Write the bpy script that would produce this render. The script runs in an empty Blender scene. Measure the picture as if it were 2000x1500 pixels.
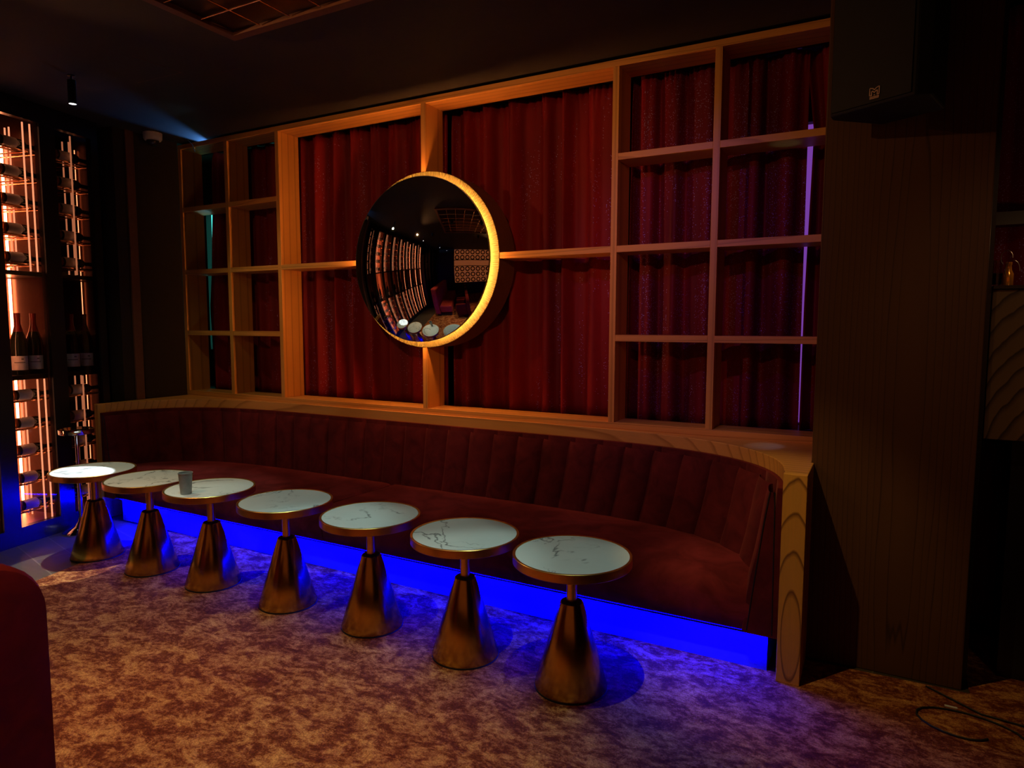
import bpy, bmesh, math, random
from mathutils import Vector, Matrix
random.seed(7)
PI = math.pi
SC = bpy.context.scene
COL = SC.collection

# ------------------------------------------------------------------ camera
cam_d = bpy.data.cameras.new('camera'); cam = bpy.data.objects.new('camera', cam_d); COL.objects.link(cam)
F_PX = 1308.45
cam_d.sensor_width = 36.0; cam_d.sensor_fit = 'HORIZONTAL'; cam_d.lens = F_PX * 36.0 / 2000.0
cam_d.clip_start = 0.05; cam_d.clip_end = 60
cam.matrix_world = (Matrix.Translation((5.3723, -3.8254, 1.55)) @ Matrix.Rotation(0.49861, 4, 'Z')
                    @ Matrix.Rotation(PI/2 - 0.0882, 4, 'X') @ Matrix.Rotation(0.0025, 4, 'Z'))
SC.camera = cam
# ------------------------------------------------------------------ view and world
SC.view_settings.view_transform = 'Standard'; SC.view_settings.look = 'None'
SC.view_settings.gamma = 1.0; SC.view_settings.use_curve_mapping = False
SC.view_settings.exposure = 0.0
w = bpy.data.worlds.new('world'); SC.world = w; w.use_nodes = True
w.node_tree.nodes['Background'].inputs[0].default_value = (0.10, 0.045, 0.03, 1)
w.node_tree.nodes['Background'].inputs[1].default_value = 0.02
SC.cycles.use_denoising = True
SC.cycles.max_bounces = 8; SC.cycles.diffuse_bounces = 3; SC.cycles.glossy_bounces = 5
SC.cycles.transmission_bounces = 6; SC.cycles.transparent_max_bounces = 8
SC.cycles.sample_clamp_indirect = 4.0
SC.cycles.caustics_reflective = False; SC.cycles.caustics_refractive = False

# ------------------------------------------------------------------ lights
def spot(loc, target, power, color, angle=60, blend=0.4, size=0.03):
    d = bpy.data.lights.new('spot_light', 'SPOT'); d.energy = power; d.color = color
    d.spot_size = math.radians(angle); d.spot_blend = blend; d.shadow_soft_size = size
    o = bpy.data.objects.new('spot_light', d); COL.objects.link(o); o.location = loc
    o.rotation_euler = (Vector(target) - Vector(loc)).to_track_quat('-Z', 'Y').to_euler()
    return o
def point(loc, power, color, size=0.05):
    d = bpy.data.lights.new('point_light', 'POINT'); d.energy = power; d.color = color; d.shadow_soft_size = size
    o = bpy.data.objects.new('point_light', d); COL.objects.link(o); o.location = loc
    return o
WHITE = (0.80, 1.0, 0.96); NEUTRAL = (0.92, 0.93, 0.80); WARM = (1.0, 0.50, 0.18); AMBER = (1.0, 0.42, 0.12)
# cylinder lamp over the first table: tight core plus spill
spot((0.862, -1.328, 2.90), (0.86, -1.54, 0.0), 360, (0.86, 0.95, 1.0), 13.5, 0.03, 0.012)
spot((0.862, -1.328, 2.90), (1.10, -1.62, 0.0), 36, (0.92, 1.0, 0.74), 58, 0.3, 0.015)
spot((0.862, -1.328, 2.90), (1.60, -0.60, 0.5), 16, (1.0, 0.80, 0.40), 110, 0.6, 0.02)
# downlights over the tables
spot((2.62, -1.86, 2.96), (2.52, -1.92, 0.0), 38, (0.66, 1.0, 0.92), 52, 0.35, 0.012)
spot((3.42, -1.80, 2.96), (3.42, -1.88, 0.0), 31, (0.68, 1.0, 0.90), 46, 0.35, 0.012)
spot((4.46, -1.82, 2.96), (4.26, -1.90, 0.0), 38, (0.74, 1.0, 0.86), 44, 0.35, 0.012)
spot((4.46, -1.82, 2.96), (5.10, -0.86, 0.50), 64, (1.0, 0.66, 0.26), 34, 0.7, 0.012)
for x_, p_ in ((1.30, 15), (2.62, 17), (3.42, 15), (4.46, 15)):  # added warm fill aimed at the seat, separate from the table downlights
    spot((x_, -1.80, 2.96), (x_-0.05, -0.22, 0.52), p_*1.15, (1.0, 0.75, 0.60), 33, 0.7, 0.02)
# downlights over the aisle carpet
spot((3.55, -3.05, 2.96), (3.45, -2.75, 0.0), 150, (1.0, 0.53, 0.31), 62, 0.8, 0.03)
spot((1.75, -2.75, 2.96), (1.65, -2.35, 0.0), 75, (1.0, 0.62, 0.34), 64, 0.8, 0.03)
# added warm fill spots without fittings, washing the oak and the drapes
spot((4.60, -4.20, 2.90), (2.8, 0.1, 2.2), 135, (1.0, 0.46, 0.17), 50, 1.0, 0.03)
spot((1.30, -2.30, 2.95), (4.30, 0.2, 2.1), 42, (1.0, 0.42, 0.16), 60, 1.0, 0.02)
spot((3.00, -4.30, 2.90), (4.8, 0.0, 2.0), 55, (1.0, 0.50, 0.18), 44, 1.0, 0.03)
# added blue violet spot that tints the drapes, no fitting there
spot((4.20, -2.30, 2.95), (4.35, 0.3, 1.65), 32, (0.20, 0.01, 1.0), 48, 0.9, 0.03)

# ------------------------------------------------------------------ materials
MATS = {}
def newmat(name):
    m = bpy.data.materials.new(name); m.use_nodes = True
    nt = m.node_tree; b = nt.nodes['Principled BSDF']; MATS[name] = m
    return m, nt, b
def L(nt, a, b): nt.links.new(a, b)
def node(nt, t, **kw):
    n = nt.nodes.new(t)
    for k, v in kw.items(): setattr(n, k, v)
    return n
def setin(n, **kw):
    for k, v in kw.items(): n.inputs[k.replace('_', ' ')].default_value = v
def ramp(nt, fac, stops, interp='LINEAR'):
    r = node(nt, 'ShaderNodeValToRGB'); r.color_ramp.interpolation = interp
    el = r.color_ramp.elements
    while len(el) < len(stops): el.new(0.5)
    for e, (p, c) in zip(el, stops):
        e.position = p; e.color = (*c, 1) if len(c) == 3 else c
    L(nt, fac, r.inputs[0]); return r.outputs[0]
def pos(nt, scale=(1, 1, 1), loc=(0, 0, 0)):
    g = node(nt, 'ShaderNodeNewGeometry'); mp = node(nt, 'ShaderNodeMapping')
    mp.inputs['Location'].default_value = loc; mp.inputs['Scale'].default_value = scale
    L(nt, g.outputs['Position'], mp.inputs['Vector']); return mp.outputs[0]
def noise(nt, vec, scale=5, detail=4, rough=0.5, dist=0.0):
    n = node(nt, 'ShaderNodeTexNoise'); setin(n, Scale=scale, Detail=detail, Roughness=rough, Distortion=dist)
    if vec is not None: L(nt, vec, n.inputs['Vector'])
    return n.outputs[0]
def bump(nt, h, bsdf, strength=0.2, dist=0.01):
    bp = node(nt, 'ShaderNodeBump'); setin(bp, Strength=strength, Distance=dist)
    L(nt, h, bp.inputs['Height']); L(nt, bp.outputs[0], bsdf.inputs['Normal'])
def mixc(nt, f, a, b, blend='MIX'):
    m = node(nt, 'ShaderNodeMix', data_type='RGBA', blend_type=blend)
    if isinstance(f, (int, float)): m.inputs[0].default_value = f
    else: L(nt, f, m.inputs[0])
    for s, v in ((6, a), (7, b)):
        if isinstance(v, tuple): m.inputs[s].default_value = (*v, 1)
        else: L(nt, v, m.inputs[s])
    return m.outputs[2]
def math_n(nt, op, a, b=None):
    m = node(nt, 'ShaderNodeMath', operation=op)
    for i, v in enumerate((a, b)):
        if v is None: continue
        if isinstance(v, (int, float)): m.inputs[i].default_value = v
        else: L(nt, v, m.inputs[i])
    return m.outputs[0]

def plain(name, col, rough=0.5, metal=0.0, spec=0.5, **kw):
    m, nt, b = newmat(name); b.inputs['Base Color'].default_value = (*col, 1)
    b.inputs['Roughness'].default_value = rough; b.inputs['Metallic'].default_value = metal
    b.inputs['Specular IOR Level'].default_value = spec
    n = noise(nt, pos(nt), 40, 3)
    L(nt, ramp(nt, n, [(0.3, tuple(c*0.9 for c in col)), (0.7, tuple(min(1, c*1.08) for c in col))]), b.inputs['Base Color'])
    return m
def emit(name, col, strength):
    m, nt, b = newmat(name); b.inputs['Base Color'].default_value = (*[c*0.5 for c in col], 1)
    b.inputs['Emission Color'].default_value = (*col, 1); b.inputs['Emission Strength'].default_value = strength
    return m

def wood(name, axis, light, dark, center=(0, 0, 0), ring=26, stretch=0.10, rough=0.45, distort=2.2, line=0.72):
    """oak: growth rings as stretched ellipses round a centre, grain along axis"""
    m, nt, b = newmat(name)
    sc = [1.0, 1.0, 1.0]; sc['XYZ'.index(axis)] = stretch
    loc = tuple(-c*s for c, s in zip(center, sc))
    v = pos(nt, tuple(sc), loc)
    wv = node(nt, 'ShaderNodeTexWave', wave_type='RINGS', rings_direction='SPHERICAL', wave_profile='SAW')
    setin(wv, Scale=ring, Distortion=distort, Detail=2.0, Detail_Scale=1.2)
    L(nt, v, wv.inputs['Vector'])
    fs = [60, 60, 60]; fs['XYZ'.index(axis)] = 3
    fib = noise(nt, pos(nt, tuple(fs)), 2.0, 4, 0.6)
    cl = noise(nt, pos(nt), 1.3, 2)
    base = ramp(nt, wv.outputs['Color'], [(0.0, light), (line, tuple(l*0.88+d*0.12 for l, d in zip(light, dark))), (0.93, dark), (1.0, light)])
    c2 = mixc(nt, 0.35, base, ramp(nt, fib, [(0.35, tuple(c*0.55 for c in light)), (0.6, light)]), 'MULTIPLY')
    c3 = mixc(nt, cl, c2, base)
    L(nt, c3, b.inputs['Base Color']); b.inputs['Roughness'].default_value = rough
    b.inputs['Specular IOR Level'].default_value = 0.35
    bump(nt, fib, b, 0.12, 0.002)
    return m
OAK_L, OAK_D = (0.76, 0.37, 0.085), (0.52, 0.235, 0.052)
wood('oak_vertical', 'Z', OAK_L, OAK_D, (1.1, 0.9, 1.6), 5, 0.05)
wood('oak_horizontal', 'X', OAK_L, OAK_D, (2.3, 0.5, 2.4), 11, 0.10)
wood('oak_cap', 'X', (0.72, 0.36, 0.095), (0.45, 0.20, 0.05), (2.5, 2.0, 0.2), 7, 0.12)
wood('oak_post', 'Z', (0.82, 0.44, 0.085), (0.22, 0.09, 0.018), (5.10, -0.86, 0.22), 11, 0.20, distort=1.2, line=0.8)
wood('walnut', 'Z', (0.125, 0.052, 0.016), (0.050, 0.021, 0.008), (5.50, -0.42, 1.3), 15, 0.045, 0.6, 5.0, 0.85)
wood('walnut_counter', 'Z', (0.20, 0.12, 0.055), (0.035, 0.018, 0.009), (5.95, -0.3, 0.7), 12, 0.35, 0.5, 2.0, 0.6)

def velvet(name, c0, c1, sheen=0.6, sc=9, sheen_tint=None):
    m, nt, b = newmat(name)
    n = noise(nt, pos(nt), sc, 5, 0.6, 0.8)
    L(nt, ramp(nt, n, [(0.35, c0), (0.68, c1)]), b.inputs['Base Color'])
    b.inputs['Roughness'].default_value = 0.85; b.inputs['Specular IOR Level'].default_value = 0.15
    b.inputs['Sheen Weight'].default_value = sheen; b.inputs['Sheen Roughness'].default_value = 0.35
    b.inputs['Sheen Tint'].default_value = (*(sheen_tint or (0.9, 0.25, 0.2)), 1)
    bump(nt, noise(nt, pos(nt), 60, 3), b, 0.08, 0.004)
    return m
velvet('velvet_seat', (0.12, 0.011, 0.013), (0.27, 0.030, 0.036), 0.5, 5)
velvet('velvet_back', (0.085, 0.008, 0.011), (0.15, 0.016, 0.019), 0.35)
velvet('velvet_booth', (0.32, 0.03, 0.025), (0.42, 0.05, 0.035), 0.5)
velvet('velvet_chair', (0.075, 0.003, 0.0015), (0.11, 0.005, 0.002), 0.1, 9, (0.9, 0.1, 0.05))

# drape cloth: deep red with fine metallic glitter flecks in drifts
def drape(name, c0, c1, glit=0.5):
    m, nt, b = newmat(name)
    n = noise(nt, pos(nt, (5, 5, 0.7)), 1.0, 3)
    base = ramp(nt, n, [(0.35, c0), (0.65, c1)])
    v = node(nt, 'ShaderNodeTexVoronoi', feature='F1'); setin(v, Scale=150.0); L(nt, pos(nt), v.inputs['Vector'])
    near = math_n(nt, 'LESS_THAN', v.outputs['Distance'], 0.30)
    sep = node(nt, 'ShaderNodeSeparateColor'); L(nt, v.outputs['Color'], sep.inputs[0])
    pick = math_n(nt, 'GREATER_THAN', sep.outputs[0], 0.62)
    drift = math_n(nt, 'GREATER_THAN', math_n(nt, 'ADD', noise(nt, pos(nt, (14, 14, 1.3)), 1.0, 2), math_n(nt, 'MULTIPLY', sep.outputs[1], 0.22)), 1.0 - glit*0.66)
    fl = math_n(nt, 'MULTIPLY', math_n(nt, 'MULTIPLY', near, pick), drift)
    L(nt, mixc(nt, fl, base, (0.45, 0.40, 1.0)), b.inputs['Base Color'])  # fleck blue stands in for blue light glinting on the glitter
    L(nt, math_n(nt, 'MULTIPLY', fl, 0.4), b.inputs['Metallic'])
    b.inputs['Roughness'].default_value = 0.6; b.inputs['Specular IOR Level'].default_value = 0.2
    b.inputs['Sheen Weight'].default_value = 0.12; b.inputs['Sheen Tint'].default_value = (0.9, 0.15, 0.15, 1)
    return m
drape('drape_red', (0.14, 0.005, 0.007), (0.26, 0.008, 0.010), 0.36)
drape('drape_glitter', (0.12, 0.004, 0.012), (0.26, 0.008, 0.020), 0.62)

# carpet
m, nt, b = newmat('carpet')
P = pos(nt)
P2 = pos(nt, (0.85, 1.25, 1)); n1 = noise(nt, P2, 9.0, 11, 0.78, 0.5); n2 = noise(nt, P2, 38, 8, 0.8); n3 = noise(nt, P, 150, 3, 0.7)
s = math_n(nt, 'ADD', math_n(nt, 'MULTIPLY', n1, 0.62), math_n(nt, 'MULTIPLY', n2, 0.38))
c = ramp(nt, s, [(0.41, (0.12, 0.022, 0.007)), (0.475, (0.22, 0.048, 0.014)), (0.505, (0.38, 0.120, 0.036)), (0.54, (0.54, 0.21, 0.062)), (0.59, (0.74, 0.34, 0.10)), (0.70, (0.44, 0.155, 0.055))])
c = mixc(nt, 0.75, c, ramp(nt, n3, [(0.38, (0.35, 0.35, 0.35)), (0.62, (1, 1, 1))]), 'MULTIPLY')
L(nt, c, b.inputs['Base Color']); b.inputs['Roughness'].default_value = 0.95; b.inputs['Specular IOR Level'].default_value = 0.1
bump(nt, n3, b, 0.5, 0.004)
# floor tile, grey wood look with pale joints
m, nt, b = newmat('tile')
br = node(nt, 'ShaderNodeTexBrick'); br.offset = 0.5
mp = node(nt, 'ShaderNodeMapping'); g = node(nt, 'ShaderNodeNewGeometry')
mp.inputs['Rotation'].default_value = (0, 0, math.radians(12.65)); L(nt, g.outputs['Position'], mp.inputs['Vector'])
L(nt, mp.outputs[0], br.inputs['Vector'])
setin(br, Scale=1.0, Mortar_Size=0.004, Brick_Width=0.90, Row_Height=0.20, Bias=0.0)
br.inputs['Color1'].default_value = (0.080, 0.056, 0.028, 1); br.inputs['Color2'].default_value = (0.055, 0.040, 0.021, 1)
br.inputs['Mortar'].default_value = (0.15, 0.115, 0.07, 1)
L(nt, mixc(nt, 0.6, br.outputs[0], ramp(nt, noise(nt, pos(nt, (3, 14, 1)), 2, 5), [(0.3, (0.5, 0.5, 0.5)), (0.7, (1, 1, 1))]), 'MULTIPLY'), b.inputs['Base Color'])
b.inputs['Roughness'].default_value = 0.5
# marble: white with thin broken grey veins (world position, so every top differs)
m, nt, b = newmat('marble')
P = pos(nt)
def vein(sc, w_, off, dist):
    q = pos(nt, (1, 1, 0.2), off)
    n = noise(nt, q, sc, 5, 0.55, dist)
    d = math_n(nt, 'ABSOLUTE', math_n(nt, 'SUBTRACT', n, 0.5))
    return ramp(nt, d, [(0.0, (1, 1, 1)), (w_, (0, 0, 0))])
mask = ramp(nt, noise(nt, P, 4.5, 2), [(0.42, (0, 0, 0)), (0.54, (1, 1, 1))])
v1 = mixc(nt, 1.0, vein(1.9, 0.011, (3, 1, 0), 0.5), mask, 'MULTIPLY')
v2 = mixc(nt, 1.0, vein(3.5, 0.009, (7, 5, 2), 0.2), ramp(nt, noise(nt, pos(nt, (1, 1, 1), (4, 4, 0)), 3.5, 2), [(0.5, (0, 0, 0)), (0.62, (0.7, 0.7, 0.7))]), 'MULTIPLY')
cloud = ramp(nt, noise(nt, P, 3, 4), [(0.3, (0.78, 0.83, 0.82)), (0.7, (0.88, 0.92, 0.90))])
cc = mixc(nt, v1, cloud, (0.16, 0.18, 0.19)); cc = mixc(nt, v2, cc, (0.34, 0.36, 0.36))
L(nt, cc, b.inputs['Base Color']); b.inputs['Roughness'].default_value = 0.42; b.inputs['Specular IOR Level'].default_value = 0.25
# brushed brass
def brass(name, col, rough, aniso=0.3):
    m, nt, b = newmat(name)
    n = noise(nt, pos(nt, (14, 14, 260)), 1.0, 2)
    L(nt, ramp(nt, n, [(0.3, tuple(x*0.93 for x in col)), (0.7, col)]), b.inputs['Base Color'])
    b.inputs['Metallic'].default_value = 1.0
    L(nt, math_n(nt, 'ADD', math_n(nt, 'MULTIPLY', n, 0.04), rough-0.02), b.inputs['Roughness'])
    b.inputs['Anisotropic'].default_value = aniso
    return m
brass('brass_cone', (0.62, 0.42, 0.10), 0.20)
brass('brass_rim', (0.85, 0.50, 0.15), 0.30)
brass('brass_rack', (0.90, 0.48, 0.24), 0.25)
plain('gold_ring', (0.20, 0.18, 0.055), 0.55, 0.3)
m = MATS['gold_ring']; nt = m.node_tree; b = nt.nodes['Principled BSDF']
# radial corrugation of the gold ring
g = node(nt, 'ShaderNodeNewGeometry'); sx = node(nt, 'ShaderNodeSeparateXYZ'); L(nt, g.outputs['Position'], sx.inputs[0])
an = math_n(nt, 'ARCTAN2', math_n(nt, 'SUBTRACT', sx.outputs[2], 1.99), math_n(nt, 'SUBTRACT', sx.outputs[0], 2.595))
bump(nt, math_n(nt, 'SINE', math_n(nt, 'MULTIPLY', an, 260.0)), b, 0.6, 0.003)
plain('black_rubber', (0.01, 0.01, 0.01), 0.6)
plain('chrome', (0.85, 0.85, 0.86), 0.08, 1.0)
m, nt, b = newmat('mirror_glass'); b.inputs['Base Color'].default_value = (0.86, 0.84, 0.80, 1)
b.inputs['Metallic'].default_value = 1.0; b.inputs['Roughness'].default_value = 0.015
bump(nt, noise(nt, pos(nt), 3.0, 1), b, 0.05, 0.02)
plain('black_frame', (0.012, 0.010, 0.010), 0.28)
plain('black_wall', (0.022, 0.011, 0.005), 0.7)
plain('ceiling_paint', (0.030, 0.024, 0.017), 0.75)
plain('black_speaker', (0.005, 0.005, 0.004), 0.7)
plain('badge_metal', (0.45, 0.30, 0.24), 0.4, 0.6)
plain('white_plastic', (0.65, 0.62, 0.60), 0.4)
plain('smoked_dome', (0.02, 0.02, 0.025), 0.05)
plain('grey_paper', (0.36, 0.40, 0.40), 0.7)
plain('copper_back', (0.50, 0.20, 0.13), 0.35, 0.5)
emit('acrylic_glow', (1.0, 0.36, 0.17), 1.1)
emit('acrylic_dim', (1.0, 0.32, 0.14), 0.45)
plain('copper_dark', (0.10, 0.045, 0.028), 0.3, 0.8)
plain('bottle_glass', (0.010, 0.016, 0.008), 0.08)
plain('amber_glow_drink', (0.28, 0.07, 0.012), 0.10)
plain('paper_label', (0.62, 0.58, 0.55), 0.6)
plain('label_ink', (0.12, 0.10, 0.09), 0.6)
plain('red_foil', (0.20, 0.012, 0.010), 0.35)
plain('dark_foil', (0.03, 0.02, 0.02), 0.3, 0.5)
plain('coffer_wood', (0.16, 0.065, 0.035), 0.5)
plain('grey_drape', (0.30, 0.27, 0.22), 0.8)
plain('kick_blue_glow', (0.06, 0.07, 0.55), 0.35)  # blue LED light put into the plinth colour
plain('steel', (0.35, 0.34, 0.33), 0.35, 1.0)
def glass(name, col, rough=0.0, alpha_mix=0.9):
    """clear pane: mostly see-through with a weak reflection"""
    m = bpy.data.materials.new(name); m.use_nodes = True; nt = m.node_tree; nt.nodes.clear(); MATS[name] = m
    out = node(nt, 'ShaderNodeOutputMaterial'); tr = node(nt, 'ShaderNodeBsdfTransparent'); gl = node(nt, 'ShaderNodeBsdfGlossy')
    tr.inputs[0].default_value = (*col, 1); gl.inputs['Roughness'].default_value = 0.02
    mx = node(nt, 'ShaderNodeMixShader'); fr = node(nt, 'ShaderNodeFresnel'); fr.inputs[0].default_value = 1.25
    L(nt, fr.outputs[0], mx.inputs[0]); L(nt, tr.outputs[0], mx.inputs[1]); L(nt, gl.outputs[0], mx.inputs[2]); L(nt, mx.outputs[0], out.inputs[0])
    return m
glass('pane', (0.95, 0.93, 0.92))
m, nt, b = newmat('clear_glass'); b.inputs['Transmission Weight'].default_value = 1.0; b.inputs['Roughness'].default_value = 0.02; b.inputs['IOR'].default_value = 1.3
m, nt, b = newmat('amber_drink'); b.inputs['Base Color'].default_value = (0.95, 0.40, 0.05, 1); b.inputs['Roughness'].default_value = 0.15; b.inputs['Metallic'].default_value = 0.6
emit('led_blue', (0.0, 0.0, 1.0), 600)
emit('led_mirror', (1.0, 0.36, 0.09), 150)
emit('led_cabinet', (1.0, 0.30, 0.12), 26)
emit('led_cabinet_far', (1.0, 0.28, 0.12), 5.0)
emit('led_cabinet_dim', (1.0, 0.26, 0.10), 3.0)
emit('led_white', (0.85, 0.95, 1.0), 9)
emit('sky_cyan', (0.06, 0.58, 0.50), 2.0)
emit('sky_violet', (0.26, 0.07, 0.52), 0.65)
emit('back_rack_glow', (1.0, 0.26, 0.08), 0.17)

# ------------------------------------------------------------------ mesh helpers
def box(bm, x0, x1, y0, y1, z0, z1):
    vs = [bm.verts.new((x, y, z)) for z in (z0, z1) for y in (y0, y1) for x in (x0, x1)]
    for f in ((0, 2, 3, 1), (4, 5, 7, 6), (0, 1, 5, 4), (2, 6, 7, 3), (0, 4, 6, 2), (1, 3, 7, 5)):
        bm.faces.new([vs[i] for i in f])
    return vs
def lathe(bm, prof, n=48, c=(0, 0, 0), axis='Z', close=True):
    """prof: list of (r, h) rotated about axis through c"""
    rings = []
    for r, h in prof:
        ring = []
        if r < 1e-6:
            p = (0, 0, h)
            ring = [p]
        else:
            ring = [(r*math.cos(2*PI*i/n), r*math.sin(2*PI*i/n), h) for i in range(n)]
        out = []
        for (x, y, z) in ring:
            if axis == 'X': q = (z, x, y)
            elif axis == 'Y': q = (x, z, y)
            else: q = (x, y, z)
            out.append(bm.verts.new((q[0]+c[0], q[1]+c[1], q[2]+c[2])))
        rings.append(out)
    for a, b_ in zip(rings, rings[1:]):
        if len(a) == 1 and len(b_) == 1: continue
        for i in range(n):
            j = (i+1) % n
            if len(a) == 1: bm.faces.new((a[0], b_[i], b_[j]))
            elif len(b_) == 1: bm.faces.new((a[i], b_[0], a[j]))
            else: bm.faces.new((a[i], b_[i], b_[j], a[j]))
def tube(bm, pts, r, n=8, cap=True):
    pts = [Vector(p) for p in pts]; rings = []
    up = Vector((0, 0, 1)); prev = None
    for i, p in enumerate(pts):
        d = (pts[min(i+1, len(pts)-1)] - pts[max(i-1, 0)]).normalized()
        a = prev if prev is not None else (up if abs(d.z) < 0.9 else Vector((1, 0, 0)))
        u = (a - d*a.dot(d)).normalized(); v = d.cross(u); prev = u
        rings.append([bm.verts.new(p + (u*math.cos(2*PI*k/n) + v*math.sin(2*PI*k/n))*r) for k in range(n)])
    for a, b_ in zip(rings, rings[1:]):
        for k in range(n): bm.faces.new((a[k], a[(k+1) % n], b_[(k+1) % n], b_[k]))
    if cap: bm.faces.new(rings[0][::-1]); bm.faces.new(rings[-1])
def prism(bm, poly, z0, z1):
    a = [bm.verts.new((x, y, z0)) for x, y in poly]; b_ = [bm.verts.new((x, y, z1)) for x, y in poly]
    bm.faces.new(a[::-1]); bm.faces.new(b_)
    n = len(poly)
    for i in range(n): bm.faces.new((a[i], a[(i+1) % n], b_[(i+1) % n], b_[i]))
def grid(bm, rows, close_v=False):
    vs = [[bm.verts.new(p) for p in r] for r in rows]
    n = len(vs[0])
    for a, b_ in zip(vs, vs[1:]):
        for i in range(n if close_v else n-1):
            j = (i+1) % n
            bm.faces.new((a[i], a[j], b_[j], b_[i]))
    return vs
def obj(name, bm, mat, parent=None, loc=None, bevel=0.0, smooth=False, origin=None):
    """origin: world point subtracted from the mesh and used as object location"""
    bmesh.ops.recalc_face_normals(bm, faces=bm.faces[:])
    if parent is not None and loc is None and origin is None: origin = parent.get('_o')
    if origin is not None: bmesh.ops.translate(bm, verts=bm.verts[:], vec=-Vector(origin))
    me = bpy.data.meshes.new(name); bm.to_mesh(me); bm.free()
    if smooth:
        me.polygons.foreach_set('use_smooth', [True]*len(me.polygons))
        me.set_sharp_from_angle(angle=math.radians(40))
    me.materials.append(MATS[mat])
    o = bpy.data.objects.new(name, me); COL.objects.link(o)
    if parent is not None: o.parent = parent
    elif origin is not None: o.location = origin
    if loc is not None: o.location = loc
    if bevel:
        md = o.modifiers.new('bevel', 'BEVEL'); md.width = bevel; md.segments = 2; md.limit_method = 'ANGLE'
    return o
def thing(name, label, cat, loc=(0, 0, 0), rotz=0.0, group=None):
    o = bpy.data.objects.new(name, None); COL.objects.link(o); o.empty_display_size = 0.1
    o.location = loc; o.rotation_euler = (0, 0, rotz)
    o['label'] = label; o['category'] = cat
    if group: o['group'] = group
    return o
def tag(o, label, cat, group=None):
    o['label'] = label; o['category'] = cat
    if group: o['group'] = group
    return o
def struct(name, bm, mat, **k):
    o = obj(name, bm, mat, **k); o['kind'] = 'structure'; return o
def dup(root, loc=None, rotz=None, label=None, group=None):
    r = root.copy(); COL.objects.link(r)
    if loc is not None: r.location = loc
    if rotz is not None: r.rotation_euler = (0, 0, rotz)
    if label: r['label'] = label
    if group: r['group'] = group
    for ch in list(root.children):
        c_ = ch.copy(); COL.objects.link(c_); c_.parent = r
        for gch in list(ch.children):
            d_ = gch.copy(); COL.objects.link(d_); d_.parent = c_
    return r
B = bmesh.new

# ------------------------------------------------------------------ the room
CZ = 3.10
bm = B(); box(bm, -2.5, 9.2, -6.4, 1.2, -0.12, 0.0); struct('floor', bm, 'tile')
bm = B(); box(bm, -2.5, 9.2, -6.4, 1.2, CZ, CZ+0.12); struct('ceiling', bm, 'ceiling_paint')
bm = B(); box(bm, 9.0, 9.2, -6.4, 1.2, 0, CZ); struct('wall_right', bm, 'black_wall')
bm = B(); box(bm, -2.5, 9.2, -6.4, -6.2, 0, CZ); struct('wall_front', bm, 'black_wall')
# back wall with two window openings (left and right edge of the drapes)
bm = B()
def wallseg(x0, x1, z0, z1): box(bm, x0, x1, 0.60, 0.72, z0, z1)
wallseg(-0.8, -0.45, 0, CZ); wallseg(-0.45, 0.25, 0, 1.30); wallseg(-0.45, 0.25, 2.62, CZ)
wallseg(0.25, 4.75, 0, CZ); wallseg(4.75, 5.131, 0, 0.95); wallseg(4.75, 5.131, 2.75, CZ); wallseg(5.752, 9.1, 0, CZ)
struct('wall_back', bm, 'black_wall')
bm = B(); box(bm, -0.45, 0.25, 0.66, 0.68, 1.30, 2.62); struct('window_1', bm, 'sky_cyan')
bm = B(); box(bm, 4.75, 5.131, 0.66, 0.68, 0.95, 2.75); struct('window_2', bm, 'sky_violet')
# left wall beside the shelving, and the slanted wall behind the wine cabinets
CAB_O = Vector((0.188, -1.589, 0)); CAB_D = Vector((-0.2192, 0.9757, 0)); CAB_N = Vector((-0.9757, -0.2192, 0))
CAB_ROT = math.atan2(CAB_D.y, CAB_D.x)
def cabp(s, d): p = CAB_O + CAB_D*s + CAB_N*d; return (p.x, p.y)
bm = B(); prism(bm, [(-0.004, 0.0), (-0.004, -0.56), cabp(1.05, 0.02), cabp(1.05, 0.55), (-0.7, 0.0)], 0, CZ)
struct('wall_left', bm, 'black_wall')
bm = B(); box(bm, -0.80, -0.70, 0.0, 0.7, 0, CZ); struct('wall_alcove', bm, 'black_wall')
bm = B(); prism(bm, [cabp(1.05, 0.50), cabp(1.05, 0.62), cabp(-5.7, 0.62), cabp(-5.7, 0.50)], 0, CZ); struct('wall_left_rear', bm, 'black_wall')
bm = B(); box(bm, -0.003, 0.018, -0.47, -0.40, 0.926, CZ); struct('trim_1', bm, 'coffer_wood', bevel=0.003)
# dark veneered pier on the right
bm = B(); box(bm, 5.131, 5.752, -0.508, 0.60, 0, CZ); struct('wall_pier', bm, 'walnut', bevel=0.004)
bm = B(); box(bm, 5.752, 5.775, -0.44, -0.40, 0, CZ); struct('trim_2', bm, 'black_frame')
# carpet slab over the tiles
bm = B()
prism(bm, [(0.86, -1.30), (0.80, -0.70), (5.16, -0.55), (5.78, -0.53), (5.78, 0.15), (8.8, 0.15), (8.8, -6.1), (2.15, -6.1), (1.02, -1.90)], 0.0, 0.006)
tag(obj('carpet', bm, 'carpet'), 'mottled rust and beige carpet over the lounge floor', 'carpet')

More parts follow.
